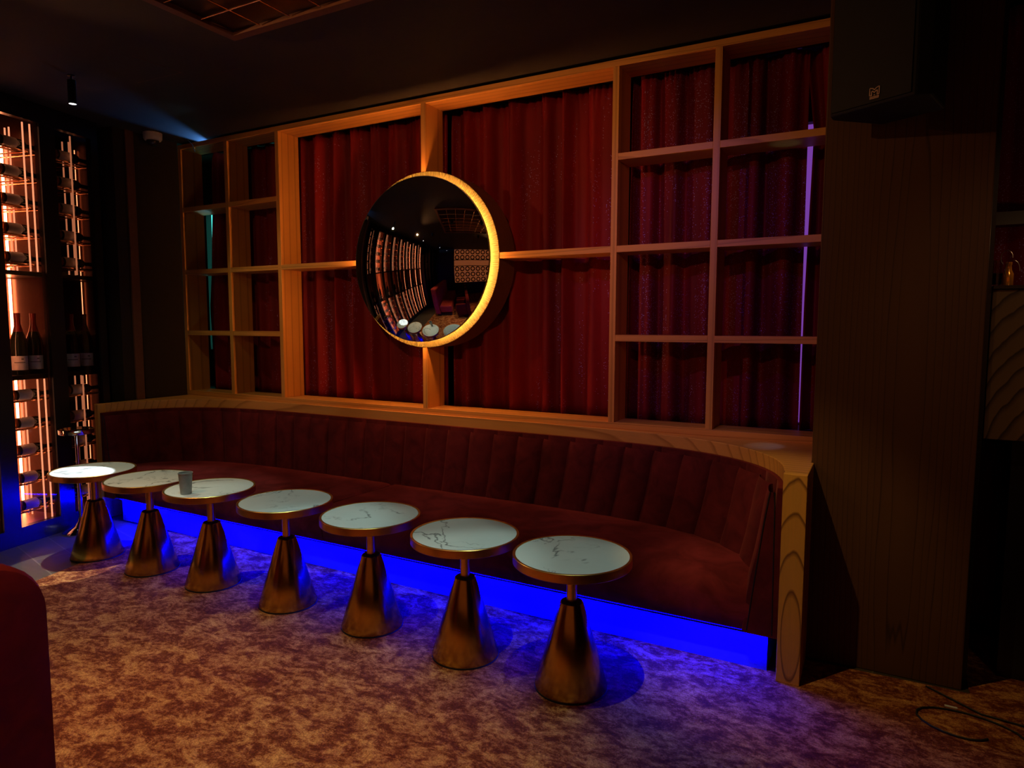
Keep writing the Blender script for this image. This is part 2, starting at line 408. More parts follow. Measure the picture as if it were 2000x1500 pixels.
# ------------------------------------------------------------------ banquette
XC, HW, DEP = 2.555, 2.49, 0.80
def inner(u, off=0.0):
    """front line of the back (u -1..1) moved inwards by off"""
    th = u
    hw, dp = HW-off, DEP-off
    # parametrise by angle for even spacing: x=sgn*|cos|^(1/3), y=sin
    c_, s_ = math.cos(th), math.sin(th)
    x = XC - math.copysign(abs(c_)**(1/3.0), c_)*hw
    return (x, -0.82 + s_*dp)
def inner_curve(off, n=240, yend=-0.82):
    raw = [inner(PI*i/2000.0, off) for i in range(2001)]
    raw[0] = (XC-(HW-off), -0.82); raw[-1] = (XC+(HW-off), -0.82)
    d = [0.0]
    for a, b_ in zip(raw, raw[1:]): d.append(d[-1]+math.hypot(b_[0]-a[0], b_[1]-a[1]))
    out = []; j = 0
    for i in range(n+1):
        t = d[-1]*i/n
        while j < 1999 and d[j+1] < t: j += 1
        f = (t-d[j])/max(1e-9, d[j+1]-d[j])
        out.append((raw[j][0]+(raw[j+1][0]-raw[j][0])*f, raw[j][1]+(raw[j+1][1]-raw[j][1])*f))
    return out, d[-1]
sofa = thing('banquette_sofa', 'long curved burgundy velvet banquette with channel tufted back and oak cap', 'sofa', (2.555, -0.4, 0))
sofa['_o'] = (2.555, -0.4, 0)
crv, LEN = inner_curve(0.0, 200)
# oak cap with fascia
bm = B()
poly = [(-0.03, -0.76), (-0.03, 0.20), (5.142, 0.20), (5.142, -0.76)]
inn = [p for p in crv if p[1] > -0.76]
pl = [(5.142, -0.76), (5.142, -0.512), (5.1295, -0.512), (5.1295, 0.20), (0.020, 0.20), (0.020, -0.76), (0.066, -0.76)] + [(max(0.066, min(5.044, x)), y) for x, y in inn] + [(5.046, -0.76)]
prism(bm, pl, 0.855, 0.925)
obj('cap', bm, 'oak_cap', sofa, bevel=0.003)
bm = B(); box(bm, 5.047, 5.142, -0.822, -0.7605, 0.0065, 0.925); obj('post', bm, 'oak_post', sofa, bevel=0.002)
bm = B(); box(bm, 0.018, 0.066, -0.822, -0.7605, 0.0065, 0.925); obj('post', bm, 'oak_post', sofa, bevel=0.002)
bm = B(); box(bm, 5.12, 5.142, -0.760, -0.52, 0.0065, 0.854); obj('side_panel', bm, 'oak_vertical', sofa)
bm = B(); box(bm, 0.020, 0.034, -0.760, -0.58, 0.0065, 0.854); obj('side_panel', bm, 'oak_vertical', sofa)
# channel tufted backrest: profile swept along the curve, bulging between seams
NCH = 31; NS = NCH*12
prof = [(-0.004, 0.856), (0.020, 0.856), (0.045, 0.600), (0.062, 0.835), (0.072, 0.80), (0.080, 0.74), (0.092, 0.65), (0.108, 0.55), (0.128, 0.45), (0.142, 0.36), (0.148, 0.26), (0.148, 0.20), (0.135, 0.188), (-0.004, 0.188)]
curves = {}
for o_, z_ in prof:
    if o_ not in curves: curves[o_] = inner_curve(max(o_, 0.0)*1.0 if o_ > 0 else 0.0, NS)[0]
rng = random.Random(3)
wob = [rng.uniform(-0.004, 0.004) for _ in range(NCH+1)]
bm = B(); rows = []
for i in range(NS+1):
    ph = (i/12.0); k = int(ph) if ph < NCH else NCH-1; f = ph-k
    bul = math.sqrt(max(0.0, 1-(2*f-1)**2))
    row = []
    for o_, z_ in prof:
        base = curves[o_][i]; nx = curves[o_][max(0, i-1)]; px = curves[o_][min(NS, i+1)]
        t = Vector((px[0]-nx[0], px[1]-nx[1])); t.normalize() if t.length > 0 else None
        nrm = Vector((t.y, -t.x))
        amp = (0.026*(bul-1.0) if o_ > 0.03 and 0.2 < z_ < 0.85 else 0.0)
        amp += wob[k]*(1 if 0 < i < NS else 0)*(z_ > 0.3 and z_ < 0.8)
        x, y = base[0]+nrm.x*amp, base[1]+nrm.y*amp
        row.append((x, max(y, -0.806), z_))
    rows.append(row)
vs = grid(bm, rows, close_v=True)
bm.faces.new(vs[0]); bm.faces.new(vs[-1][::-1])
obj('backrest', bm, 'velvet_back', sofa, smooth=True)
# piping on the end faces of the arms
for sgn in (1, -1):
    for pts in ([(0.030, 0.835), (0.022, 0.20)], [(0.050, 0.835), (0.070, 0.70), (0.10, 0.45), (0.128, 0.20)]):
        bm = B()
        tube(bm, [(XC+sgn*(HW-a), -0.8065, z) for a, z in pts], 0.0028, 6)
        obj('piping', bm, 'black_rubber', sofa)
# two seat cushions
cb, _ = inner_curve(0.085, 800)
def back_y(x):
    best = min(cb, key=lambda p: abs(p[0]-x) - (0.0001 if p[1] > -0.5 else 0)); return best[1]
def cushion(x0, x1, slant):
    bm = B(); rows = []; N = 90
    for i in range(N+1):
        f = i/N; e = min(1.0, min(f, 1-f)*N/2.5); rnd = 0.012*(1-math.sqrt(max(0, 1-(1-e)**2)))
        row = []
        xb = x0+(x1-x0)*f
        hw2 = HW-0.10
        yb = back_y(max(XC-hw2, min(XC+hw2, xb)))-0.02
        yb = max(yb, -0.72)
        prof2 = [(yb, 0.40), (yb, 0.425), (yb-0.03, 0.432)]
        for q in (0.25, 0.5, 0.75): prof2.append((yb+(-0.70-yb)*q, 0.436+0.004*math.sin(7*xb+3*q)))
        prof2 += [(-0.72, 0.434), (-0.765, 0.420), (-0.795, 0.385), (-0.806, 0.33), (-0.806, 0.26), (-0.800, 0.205), (-0.785, 0.190), (-0.70, 0.188), (yb, 0.19)]
        for (y, z) in prof2:
            sx_ = slant*(y+0.45) * (1 if (xb == x0 or True) else 0) * (1-f if slant > 0 and x0 > 1 else (f if x0 < 1 else 0))
            row.append((xb+sx_, y, z-(rnd if z > 0.3 else 0)))
        rows.append(row)
    vs = grid(bm, rows, close_v=True); bm.faces.new(vs[0]); bm.faces.new(vs[-1][::-1])
    return obj('seat_cushion', bm, 'velvet_seat', sofa, smooth=True)
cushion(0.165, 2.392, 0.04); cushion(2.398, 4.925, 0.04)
bm = B(); box(bm, 0.20, 5.0, -0.745, -0.30, 0.006, 0.187); obj('plinth', bm, 'kick_blue_glow', sofa)
for x0 in (0.20, 1.40, 2.60, 3.80):
    bm = B(); box(bm, x0+0.01, x0+1.19, -0.766, -0.757, 0.178, 0.186); obj('led_strip', bm, 'led_blue', sofa)
bm = B(); box(bm, 0.62, 5.0, -0.784, -0.780, 0.1786, 0.1875); obj('added_led_lip', bm, 'black_frame', sofa)  # added lip that keeps the blue LED light off the room

# ------------------------------------------------------------------ oak shelving grid
T = 0.0384; D = 0.2083
Xs = [0.0, 0.5873, 1.1761, 2.5766, 3.9534, 4.5355, 5.1285]
Zs = [3.081, 2.5507, 2.0174, 1.4913, 0.9636]
unit = thing('shelving_unit', 'open oak grid shelving around the round mirror in front of the drapes', 'shelves', (2.57, 0.1, 0.925)); unit['_o'] = (2.57, 0.1, 0.925)
bm = B(); box(bm, 0, 5.1285, 0, D, Zs[0]-T, Zs[0]); obj('top_board', bm, 'oak_horizontal', unit, bevel=0.0015)
bm = B(); box(bm, 0, 5.1285, 0, D, Zs[4]-T, Zs[4]); obj('bottom_board', bm, 'oak_horizontal', unit, bevel=0.0015)
MC = (2.595, 1.99); MR = 0.60
for i, x in enumerate(Xs[:6]):
    if i == 3:
        for z0, z1 in ((Zs[4], MC[1]-MR+0.004), (MC[1]+MR-0.004, Zs[0]-T)):
            bm = B(); box(bm, x, x+T, 0, D, z0, z1); obj('upright', bm, 'oak_vertical', unit, bevel=0.0015)
    else:
        bm = B(); box(bm, x, x+T, 0, D, Zs[4], Zs[0]-T); obj('upright', bm, 'oak_vertical', unit, bevel=0.0015)
def shelf(x0, x1, z):
    bm = B(); box(bm, x0, x1, 0, D, z-T, z); obj('shelf', bm, 'oak_horizontal', unit, bevel=0.0015)
for a in (0, 1, 4, 5):
    for z in Zs[1:4]: shelf(Xs[a]+T, Xs[a+1], z)
shelf(Xs[2]+T, MC[0]-MR+0.002, Zs[2]); shelf(MC[0]+MR-0.002, Xs[4], Zs[2])

# ------------------------------------------------------------------ round mirror
mir = thing('round_mirror', 'large round convex mirror in a deep round drum with glowing gold rim', 'mirror', (MC[0], 0.1, MC[1])); mir['_o'] = (MC[0], 0.1, MC[1])
c0 = (MC[0], 0, MC[1])
bm = B(); lathe(bm, [(MR, 0.003), (MR, D), (MR-0.02, D), (MR-0.02, 0.003), (MR, 0.003)], 128, c0, 'Y'); obj('drum', bm, 'coffer_wood', mir, smooth=True)
bm = B(); lathe(bm, [(0.44, 0.010), (0.44, -0.002), (MR-0.002, -0.002), (MR-0.002, 0.010)], 160, c0, 'Y'); obj('rim', bm, 'gold_ring', mir, smooth=True)
bm = B(); lathe(bm, [(0.0, 0.02), (0.44, 0.02), (0.44, 0.012), (0.0, 0.012)], 64, c0, 'Y'); obj('backing', bm, 'black_frame', mir)
bm = B(); RG = 0.557; BUL = 0.115
pr = [(0.0, -0.062-BUL)]
RS = (RG*RG+BUL*BUL)/(2*BUL); 
for k in range(1, 41):
    r = RG*k/40.0; pr.append((r, -0.062-BUL + (RS-math.sqrt(RS*RS-r*r))))
pr += [(RG, -0.056), (0.0, -0.056)]
lathe(bm, pr, 160, c0, 'Y'); obj('glass', bm, 'mirror_glass', mir, smooth=True)
bm = B(); lathe(bm, [(RG, -0.062), (RG+0.003, -0.062), (RG+0.003, -0.046), (RG-0.02, -0.046), (RG-0.02, -0.0555)], 128, c0, 'Y'); obj('edge_band', bm, 'black_frame', mir, smooth=True)
bm = B()
tube(bm, [(c0[0]+0.515*math.cos(2*PI*i/96), -0.040, c0[2]+0.515*math.sin(2*PI*i/96)) for i in range(97)], 0.0055, 6, False); obj('led_strip', bm, 'led_mirror', mir)
bm = B(); lathe(bm, [(0.2, -0.047), (0.2, 0.012)], 48, c0, 'Y'); obj('bracket', bm, 'black_frame', mir)

# ------------------------------------------------------------------ drapes
def curtain(name, x0, x1, y, mat, label, z0=0.945, z1=3.07, seed=1, left_edge=None, amp=0.062, cat='curtain', group='drapes behind the shelving', pitch=0.19):
    r = random.Random(seed); bm = B(); dx = 0.007; n = int((x1-x0)/dx)
    # irregular folds: phase advances at a varying rate
    ph = 0.0; phs = []; rate = 1.0; targ = 1.0; A = []; a = 1.0; at = 1.0
    for i in range(n+1):
        if i % 14 == 0: targ = r.uniform(0.55, 1.5); at = r.uniform(0.35, 1.25)
        rate += (targ-rate)*0.12; a += (at-a)*0.1; ph += rate*dx/pitch*2*PI; phs.append(ph); A.append(a)
    ks = [r.uniform(0, 6.28) for _ in range(3)]
    rows = []
    NZ = 30
    for j in range(NZ+1):
        z = z0+(z1-z0)*j/NZ; tz = (z-z0)/(z1-z0); row = []
        for i in range(n+1):
            x = x0+dx*i
            sway = 0.25*math.sin(2.2*tz+ks[0]+0.02*i)
            f = math.sin(phs[i]+sway)+0.35*math.sin(2.1*phs[i]+ks[1]+0.6*tz)
            f = math.copysign(abs(f)**0.8, f)
            g_ = amp*A[i]*(1.0-0.25*tz**3)
            pinch = 0.012*math.sin(6.0*phs[i])*max(0, (tz-0.955)/0.045)
            xx = x+0.010*math.cos(phs[i]+1.0)*math.sin(1.5*tz+ks[2])
            if left_edge and i < 24: xx += (left_edge(z)-x0)*(1-i/24.0)
            row.append((xx, y+g_*f+pinch, z))
        rows.append(row)
    grid(bm, rows)
    o = obj(name, bm, mat, smooth=False, origin=((x0+x1)/2, y, z0))
    o.data.polygons.foreach_set('use_smooth', [True]*len(o.data.polygons))
    md = o.modifiers.new('solid', 'SOLIDIFY'); md.thickness = 0.003
    return tag(o, label, cat, group)
def ledge(z):
    P_ = [(0.92, -0.075), (1.7, -0.088), (2.08, -0.030), (2.59, 0.025), (3.08, 0.037)]
    for (a, b_), (c_, d_) in zip(P_, P_[1:]):
        if z <= c_: return b_+(d_-b_)*(z-a)/(c_-a)
    return 0.037
def slit(z):
    return 4.999 + (0.014 if z < 2.62 else 0.014-0.12*(z-2.62))*(0.15+0.85*max(0.0, min(1.0, (z-1.7)/0.9)))
curtain('drape', -0.02, 2.60, 0.325, 'drape_red', 'dark red drape behind the left half of the oak shelving', seed=5, left_edge=ledge)
curtain('drape', 2.615, 3.945, 0.325, 'drape_red', 'dark red drape between the mirror and the right hand shelf cells', seed=11, pitch=0.20)
curtain('drape', 3.965, 4.990, 0.325, 'drape_glitter', 'glittering wine red drape behind the eight right hand shelf cells', seed=23, pitch=0.20)
curtain('drape', 5.014, 5.120, 0.325, 'drape_red', 'narrow end of dark drape between violet slit and wood pier', seed=2, left_edge=slit)
curtain('drape', 5.80, 8.2, 0.25, 'drape_glitter', 'dim purple drape beyond the wood pier above the counter', seed=8, z0=0.02, amp=0.04)
bm = B(); tube(bm, [(-0.6, 0.325, 3.085), (5.129, 0.325, 3.085)], 0.010, 8)
tag(obj('curtain_rail', bm, 'black_frame'), 'black curtain rail at the ceiling behind the shelving', 'curtain rail')
bm = B(); box(bm, -0.60, 5.129, 0.21, 0.60, 0.90, 0.944); struct('trim_3', bm, 'black_wall')

# ------------------------------------------------------------------ tables
def make_table():
    t = thing('cocktail_table', 'x', 'table'); t['_o'] = (0, 0, 0)
    Z = 0.5873; R = 0.2522
    bm = B(); lathe(bm, [(0, Z-0.018), (R-0.012, Z-0.018), (R-0.012, Z-0.001), (R-0.014, Z), (0, Z)], 96); obj('tabletop', bm, 'marble', t, smooth=True)
    bm = B(); lathe(bm, [(R-0.0115, Z-0.002), (R-0.0115, Z+0.001), (R-0.009, Z+0.002), (R-0.002, Z+0.002), (R, Z), (R, Z-0.034), (R-0.002, Z-0.036), (R-0.02, Z-0.036), (R-0.02, Z-0.019)], 96); obj('rim', bm, 'brass_rim', t, smooth=True)
    bm = B(); lathe(bm, [(0, Z-0.0185), (R-0.021, Z-0.0185), (R-0.021, Z-0.030), (0, Z-0.030)], 64); obj('underside', bm, 'black_rubber', t)
    bm = B(); lathe(bm, [(0, Z-0.031), (0.046, Z-0.031), (0.046, Z-0.062), (0, Z-0.062)], 48); obj('collar', bm, 'brass_rim', t, smooth=True, bevel=0.002)
    bm = B(); lathe(bm, [(0.0225, 0.375), (0.0225, Z-0.0625)], 48); obj('stem', bm, 'brass_rim', t, smooth=True)
    bm = B(); lathe(bm, [(0.1555, 0.014), (0.1560, 0.018), (0.050, 0.375), (0.048, 0.379), (0.0, 0.379)], 96); obj('cone_base', bm, 'brass_cone', t, smooth=True)
    bm = B(); lathe(bm, [(0.0, 0.3795), (0.044, 0.3795), (0.044, 0.383), (0.024, 0.386), (0.0, 0.386)], 48); obj('collar_ring', bm, 'black_rubber', t, smooth=True)
    bm = B(); lathe(bm, [(0, 0.006), (0.157, 0.006), (0.157, 0.0135), (0, 0.0135)], 64); obj('foot_pad', bm, 'black_rubber', t, smooth=True)
    return t
TP = [(0.8415, -1.3098), (1.4033, -1.2899), (1.9444, -1.2607), (2.5573, -1.2512), (3.1466, -1.2390), (3.7314, -1.2647), (4.2787, -1.2816)]
TL = ['leftmost round marble table, brightly lit white by the lamp above it',
      'second round marble table from the left, partly hidden behind a paper cup',
      'third round marble table from the left, with a grey paper cup on it',
      'round marble and brass table in the exact middle of the row of seven',
      'round marble and brass table, third from the right end of the row',
      'round marble and brass table next to the nearest rightmost one',
      'rightmost and nearest round marble table on a brass cone']
t0 = make_table()
for i, (x, y) in enumerate(TP):
    o = t0 if i == 0 else dup(t0)
    o.location = (x, y, 0); o['label'] = TL[i]; o['group'] = 'cocktail tables in front of the banquette'
    o.rotation_euler = (0, 0, i*0.9)
# paper cup
cup = (1.955, -1.425)
t = thing('paper_cup', 'grey paper cup on the third marble table from the left', 'cup', (cup[0], cup[1], 0.5873)); t['_o'] = (0, 0, 0)
bm = B(); lathe(bm, [(0, 0.004), (0.026, 0.004), (0.027, 0.0), (0.029, 0.001), (0.0375, 0.118), (0.0365, 0.118), (0.028, 0.006), (0, 0.006)], 48); obj('cup_wall', bm, 'grey_paper', t, smooth=True)
bm = B(); lathe(bm, [(0.0375, 0.118), (0.0395, 0.119), (0.0395, 0.123), (0.0365, 0.123), (0.0362, 0.118)], 48); obj('lip', bm, 'grey_paper', t, smooth=True)

# ------------------------------------------------------------------ wine cabinets
PITCH = 0.42; GW = 0.30; CD = 0.46
RUNGS = [2.76, 2.565, 2.37, 2.17, 1.97, 1.0, 0.80, 0.605, 0.405, 0.205]
def make_cabinet(bright, far=False):
    t = thing('wine_cabinet', 'x', 'wine cabinet'); t['_o'] = (0, 0, 0)
    # local x along the wall (0..PITCH), y into the wall
    a, b_ = 0.06, 0.36
    bm = B(); box(bm, 0, a, 0, 0.05, 0, CZ-0.004); box(bm, b_, PITCH, 0, 0.05, 0, CZ-0.004)
    box(bm, a, b_, 0, 0.05, 0, 0.122); box(bm, a, b_, 0, 0.05, 2.965, CZ-0.004)
    obj('door_frame', bm, 'black_frame', t, bevel=0.0)
    bm = B(); box(bm, a, b_, 0.018, 0.024, 0.122, 2.965); obj('glass_pane', bm, 'pane', t)
    bm = B(); box(bm, 0.0, 0.012, 0.052, CD, 0, CZ-0.004); obj('side_panel', bm, 'copper_dark', t)
    bm = B(); box(bm, PITCH-0.012, PITCH, 0.052, CD, 0, CZ-0.004); obj('side_panel', bm, 'copper_dark', t)
    bm = B(); box(bm, 0.012, PITCH-0.012, CD-0.02, CD, 0, CZ-0.004); obj('back_panel', bm, 'copper_back' if bright else 'copper_dark', t)
    bm = B(); box(bm, 0.012, PITCH-0.012, 0.052, CD-0.02, 0.08, 0.122); obj('floor_panel', bm, 'copper_back', t)
    for z in (1.90, 1.165):
        bm = B(); box(bm, 0.014, PITCH-0.014, 0.056, CD-0.024, z-0.012, z+0.018); obj('shelf', bm, 'black_frame', t)
    for z in RUNGS:
        bm = B()
        for y in (0.065, 0.13): tube(bm, [(0.02, y, z), (PITCH-0.02, y, z)], 0.006, 8)
        for x in (0.16, 0.30, 0.38): tube(bm, [(x, 0.05+0.006, z-0.004), (x, 0.42, z-0.004)], 0.005, 6)
        obj('rung', bm, 'brass_rack', t)
    for (x, y) in ((0.346, 0.30), (0.337, 0.25), (0.272, 0.042), (0.325, 0.042), (0.20, 0.40), (0.29, 0.40)) if bright else ((0.345, 0.20), (0.325, 0.24), (0.22, 0.042)):
        for z0, z1 in ((0.124, 1.15), (1.92, 2.95)):
            bm = B(); tube(bm, [(x, y, z0), (x, y, z1)], 0.0055, 8); obj('rod', bm, 'acrylic_glow' if bright else 'acrylic_dim', t)  # emission imitates LED light caught by the rods, which are no lamps
    led = 'led_cabinet_far' if far else ('led_cabinet' if bright else 'led_cabinet_dim')
    for (x, y, r) in (((0.392, 0.405, 0.009), (0.030, 0.09, 0.006)) if bright else ((0.392, 0.20, 0.003),)):
        for z0, z1 in ((0.13, 1.15), (1.19, 1.88), (1.93, 2.90)):
            bm = B(); tube(bm, [(x, y, z0), (x, y, z1)], r, 8); obj('led_tube', bm, led, t)
    return t
cab_b = make_cabinet(True); cab_d = make_cabinet(False); cab_f = make_cabinet(True, True)
CABS = []
def place_cab(root, k, label, first):
    s = 0.10 + PITCH*k
    x, y = cabp(s, 0)
    o = root if first else dup(root)
    o.location = (x, y, 0); o.rotation_euler = (0, 0, CAB_ROT); o['label'] = label; o['group'] = 'wine cabinets along the left wall'
    CABS.append((k, x, y)); return o
place_cab(cab_b, 0, 'glowing wine cabinet at the left edge, bottles lying on copper rungs', True)
place_cab(cab_d, 1, 'darker wine cabinet right of the glowing one, beside the banquette', True)
for k, n_ in ((-1, 'first'), (-2, 'second'), (-3, 'third'), (-4, 'fourth'), (-5, 'fifth'), (-6, 'sixth'), (-8, 'seventh'), (-9, 'last')):
    place_cab(cab_f, k, f'{n_} lit wine cabinet past the picture edge, seen in the mirror', k == -1)

def bottle_mesh(kind):
    bm = B()
    if kind == 'wine': prof_ = [(0, 0.0), (0.034, 0.0), (0.037, 0.004), (0.037, 0.175), (0.030, 0.20), (0.015, 0.215), (0.014, 0.270), (0.0155, 0.275), (0.0155, 0.285), (0, 0.285)]
    else: prof_ = [(0, 0.0), (0.050, 0.0), (0.055, 0.006), (0.055, 0.20), (0.050, 0.25), (0.030, 0.31), (0.018, 0.36), (0.017, 0.41), (0.019, 0.42), (0.019, 0.44), (0, 0.44)]
    lathe(bm, prof_, 28); return bm
def make_wine():
    t = thing('wine_bottle', 'x', 'bottle'); t['_o'] = (0, 0, 0)
    obj('bottle_body', bottle_mesh('wine'), 'bottle_glass', t, smooth=True)
    bm = B(); lathe(bm, [(0.0376, 0.035), (0.0376, 0.135)], 28); obj('label', bm, 'paper_label', t, smooth=True)
    bm = B(); lathe(bm, [(0.0148, 0.225), (0.0148, 0.270), (0.0162, 0.2745), (0.0162, 0.2855), (0, 0.2858)], 20); obj('foil', bm, 'dark_foil', t, smooth=True)
    bm = B(); lathe(bm, [(0, -0.001), (0.0345, -0.001), (0.0378, 0.004), (0.0378, 0.016)], 28); obj('base_glow_ring', bm, 'amber_glow_drink', t, smooth=True)  # amber colour stands in for LED glow through the bottle base
    return t
def make_champ():
    t = thing('champagne_bottle', 'x', 'bottle'); t['_o'] = (0, 0, 0)
    obj('bottle_body', bottle_mesh('champ'), 'bottle_glass', t, smooth=True)
    bm = B()
    rows = [[(0.0556*math.cos(a), 0.0556*math.sin(a), z) for a in [(-150+120*i/16.0)*PI/180 for i in range(17)]] for z in (0.035, 0.135)]
    grid(bm, rows); lb = obj('label', bm, 'paper_label', t, smooth=True)
    bm = B()
    rows = [[(0.0559*math.cos(a), 0.0559*math.sin(a), z) for a in [(-125+70*i/10.0)*PI/180 for i in range(11)]] for z in (0.086, 0.092)]
    grid(bm, rows)
    rows = [[(0.0559*math.cos(a), 0.0559*math.sin(a), z) for a in [(-80+16*i/4.0)*PI/180 for i in range(5)]] for z in (0.108, 0.118)]
    grid(bm, rows)
    obj('print', bm, 'label_ink', lb)
    bm = B(); lathe(bm, [(0.0315, 0.308), (0.0188, 0.36), (0.0178, 0.41), (0.0200, 0.42), (0.0200, 0.4405), (0, 0.441)], 20); obj('foil', bm, 'red_foil', t, smooth=True)
    return t
wine0 = make_wine(); champ0 = make_champ(); wine_used = champ_used = False
ROWN = ['top', 'second', 'third', 'fourth', 'fifth', 'sixth', 'seventh', 'eighth', 'ninth', 'bottom']
CABN = {0: 'glowing wine cabinet at the left edge', 1: 'darker wine cabinet beside the banquette'}
Mrot = Matrix.Rotation(CAB_ROT, 4, 'Z')
for k, cx, cy in CABS:
    far = k not in (0, 1)
    for ri, z in enumerate(RUNGS):
        o = wine0 if not wine_used else dup(wine0); wine_used = True
        loc = Matrix.Translation((cx, cy, 0)) @ Mrot @ Vector((0.112, 0.095, z+0.0440))
        o.matrix_world = Matrix.Translation(loc) @ Mrot @ Matrix.Rotation(PI/2, 4, 'Y') @ Matrix.Rotation(PI*0.9, 4, 'Z')
        if far: o['label'] = 'wine bottle in the far lit cabinets reflected in the mirror'; o['group'] = 'wine bottles in the far cabinets'
        else: o['label'] = f'wine bottle lying on {ROWN[ri]} rung of the {CABN[k]}'; o['group'] = 'wine bottles lying in the cabinets'
    for si, xx in enumerate((0.235, 0.352)):
        o = champ0 if not champ_used else dup(champ0); champ_used = True
        loc = Matrix.Translation((cx, cy, 0)) @ Mrot @ Vector((xx, 0.15, 1.184))
        o.matrix_world = Matrix.Translation(loc) @ Mrot @ Matrix.Rotation(-0.65, 4, 'Z')
        if far: o['label'] = 'standing champagne bottle in the far lit cabinets reflected in the mirror'; o['group'] = 'champagne bottles in the far cabinets'
        else: o['label'] = f"{'left' if si == 0 else 'right'} standing champagne bottle in the {CABN[k]}"; o['group'] = 'champagne bottles standing in the cabinets'

# doorway drape between the far cabinets
x_, y_ = cabp(0.10+PITCH*-7+0.03, 0.06)
dr = curtain('drape', 0.0, 0.36, 0.0, 'grey_drape', 'grey drape closing a gap between the far wine cabinets', z0=0.02, z1=2.6, seed=4, amp=0.02, group='doorway drape')
dr.location = (*cabp(0.10+PITCH*-7+0.21, 0.08), 0.02); dr.rotation_euler = (0, 0, CAB_ROT)

# ashtray stand
t = thing('ashtray_stand', 'chrome standing ashtray between the wine cabinets and the first table', 'ashtray', (0.20, -1.06, 0)); t['_o'] = (0, 0, 0)
bm = B(); lathe(bm, [(0, 0), (0.125, 0), (0.125, 0.006), (0.11, 0.016), (0.05, 0.045), (0.022, 0.085), (0.016, 0.11), (0, 0.11)], 48); obj('base', bm, 'chrome', t, smooth=True)
bm = B(); lathe(bm, [(0.014, 0.105), (0.014, 0.735)], 32); obj('pole', bm, 'chrome', t, smooth=True)
bm = B(); lathe(bm, [(0, 0.733), (0.04, 0.733), (0.112, 0.742), (0.115, 0.746), (0.115, 0.776), (0.108, 0.778), (0.105, 0.758), (0.05, 0.750), (0, 0.750)], 48); obj('dish', bm, 'chrome', t, smooth=True)

# ------------------------------------------------------------------ ceiling fittings
def cyl_lamp(x, y, z0, label, group='cylinder spotlights on the ceiling'):
    t = thing('cylinder_spotlight', label, 'lamp', (x, y, CZ), 0, group); t['_o'] = (0, 0, 0)
    h = CZ-z0
    bm = B(); lathe(bm, [(0, -0.0005), (0.022, -0.0005), (0.022, -0.006), (0.006, -0.007), (0.006, -0.03), (0, -0.03)], 24); obj('mount', bm, 'black_frame', t, smooth=True)
    bm = B(); lathe(bm, [(0, -0.029), (0.022, -0.029), (0.024, -0.032), (0.024, -h), (0.021, -h), (0.021, -h+0.012), (0, -h+0.012)], 32); obj('housing', bm, 'black_frame', t, smooth=True)
    bm = B(); lathe(bm, [(0, -h+0.009), (0.0205, -h+0.009), (0.0205, -h+0.003), (0, -h+0.003)], 24); obj('lens', bm, 'led_white', t)
    return t
lamp0 = cyl_lamp(0.862, -1.328, 2.925, 'black cylinder spotlight hanging above the leftmost table')
for i, (x, y, n_) in enumerate(((1.25, -3.0, 'second'), (1.62, -4.6, 'third'), (1.85, -5.7, 'fourth'))):
    dup(lamp0, (x, y, CZ), label=f'{n_} black cylinder spotlight along the wine wall, lit dot in the mirror')
# lamps that light the tables and the room
def can(x, y, z, label):
    t = thing('downlight', label, 'lamp', (x, y, z), 0, 'downlights under the ceiling'); t['_o'] = (0, 0, 0)
    bm = B(); lathe(bm, [(0.030, 0.035), (0.036, 0.040), (0.036, CZ-z-0.0005), (0, CZ-z-0.0005)], 24); obj('housing', bm, 'black_frame', t, smooth=True)
    return t
can(2.62, -1.86, 2.96, 'black downlight over the middle tables, seen in the mirror')
can(3.42, -1.80, 2.96, 'black downlight over the third table from the right')
can(4.46, -1.82, 2.96, 'black downlight over the nearest table, seen in the mirror')
can(3.55, -3.05, 2.96, 'black downlight over the aisle near the armchair')
can(1.75, -2.75, 2.96, 'black downlight over the aisle near the wine wall')
# dome camera
t = thing('dome_camera', 'white dome security camera on the ceiling in the left corner', 'camera', (0.10, -0.29, CZ)); t['_o'] = (0, 0, 0)
bm = B(); lathe(bm, [(0, -0.0005), (0.072, -0.0005), (0.070, -0.045), (0.062, -0.058), (0.050, -0.060), (0, -0.060)], 48); obj('housing', bm, 'white_plastic', t, smooth=True)
bm = B(); lathe(bm, [(0.048, -0.0605), (0.044, -0.080), (0.032, -0.096), (0.015, -0.104), (0, -0.106)], 48); obj('dome', bm, 'smoked_dome', t, smooth=True)
# loose cable stub on the shelf corner
bm = B()
tube(bm, [(0.17, -0.05, 3.098), (0.20, -0.04, 3.090), (0.24, -0.03, 3.05), (0.27, -0.035, 3.00), (0.285, -0.04, 2.985)], 0.004, 6)
tube(bm, [(0.25, -0.03, 3.035), (0.275, -0.05, 3.02), (0.30, -0.055, 3.01)], 0.004, 6)
tag(obj('cable', bm, 'steel'), 'short forked cable dangling from the ceiling at the left shelf corner', 'cable')
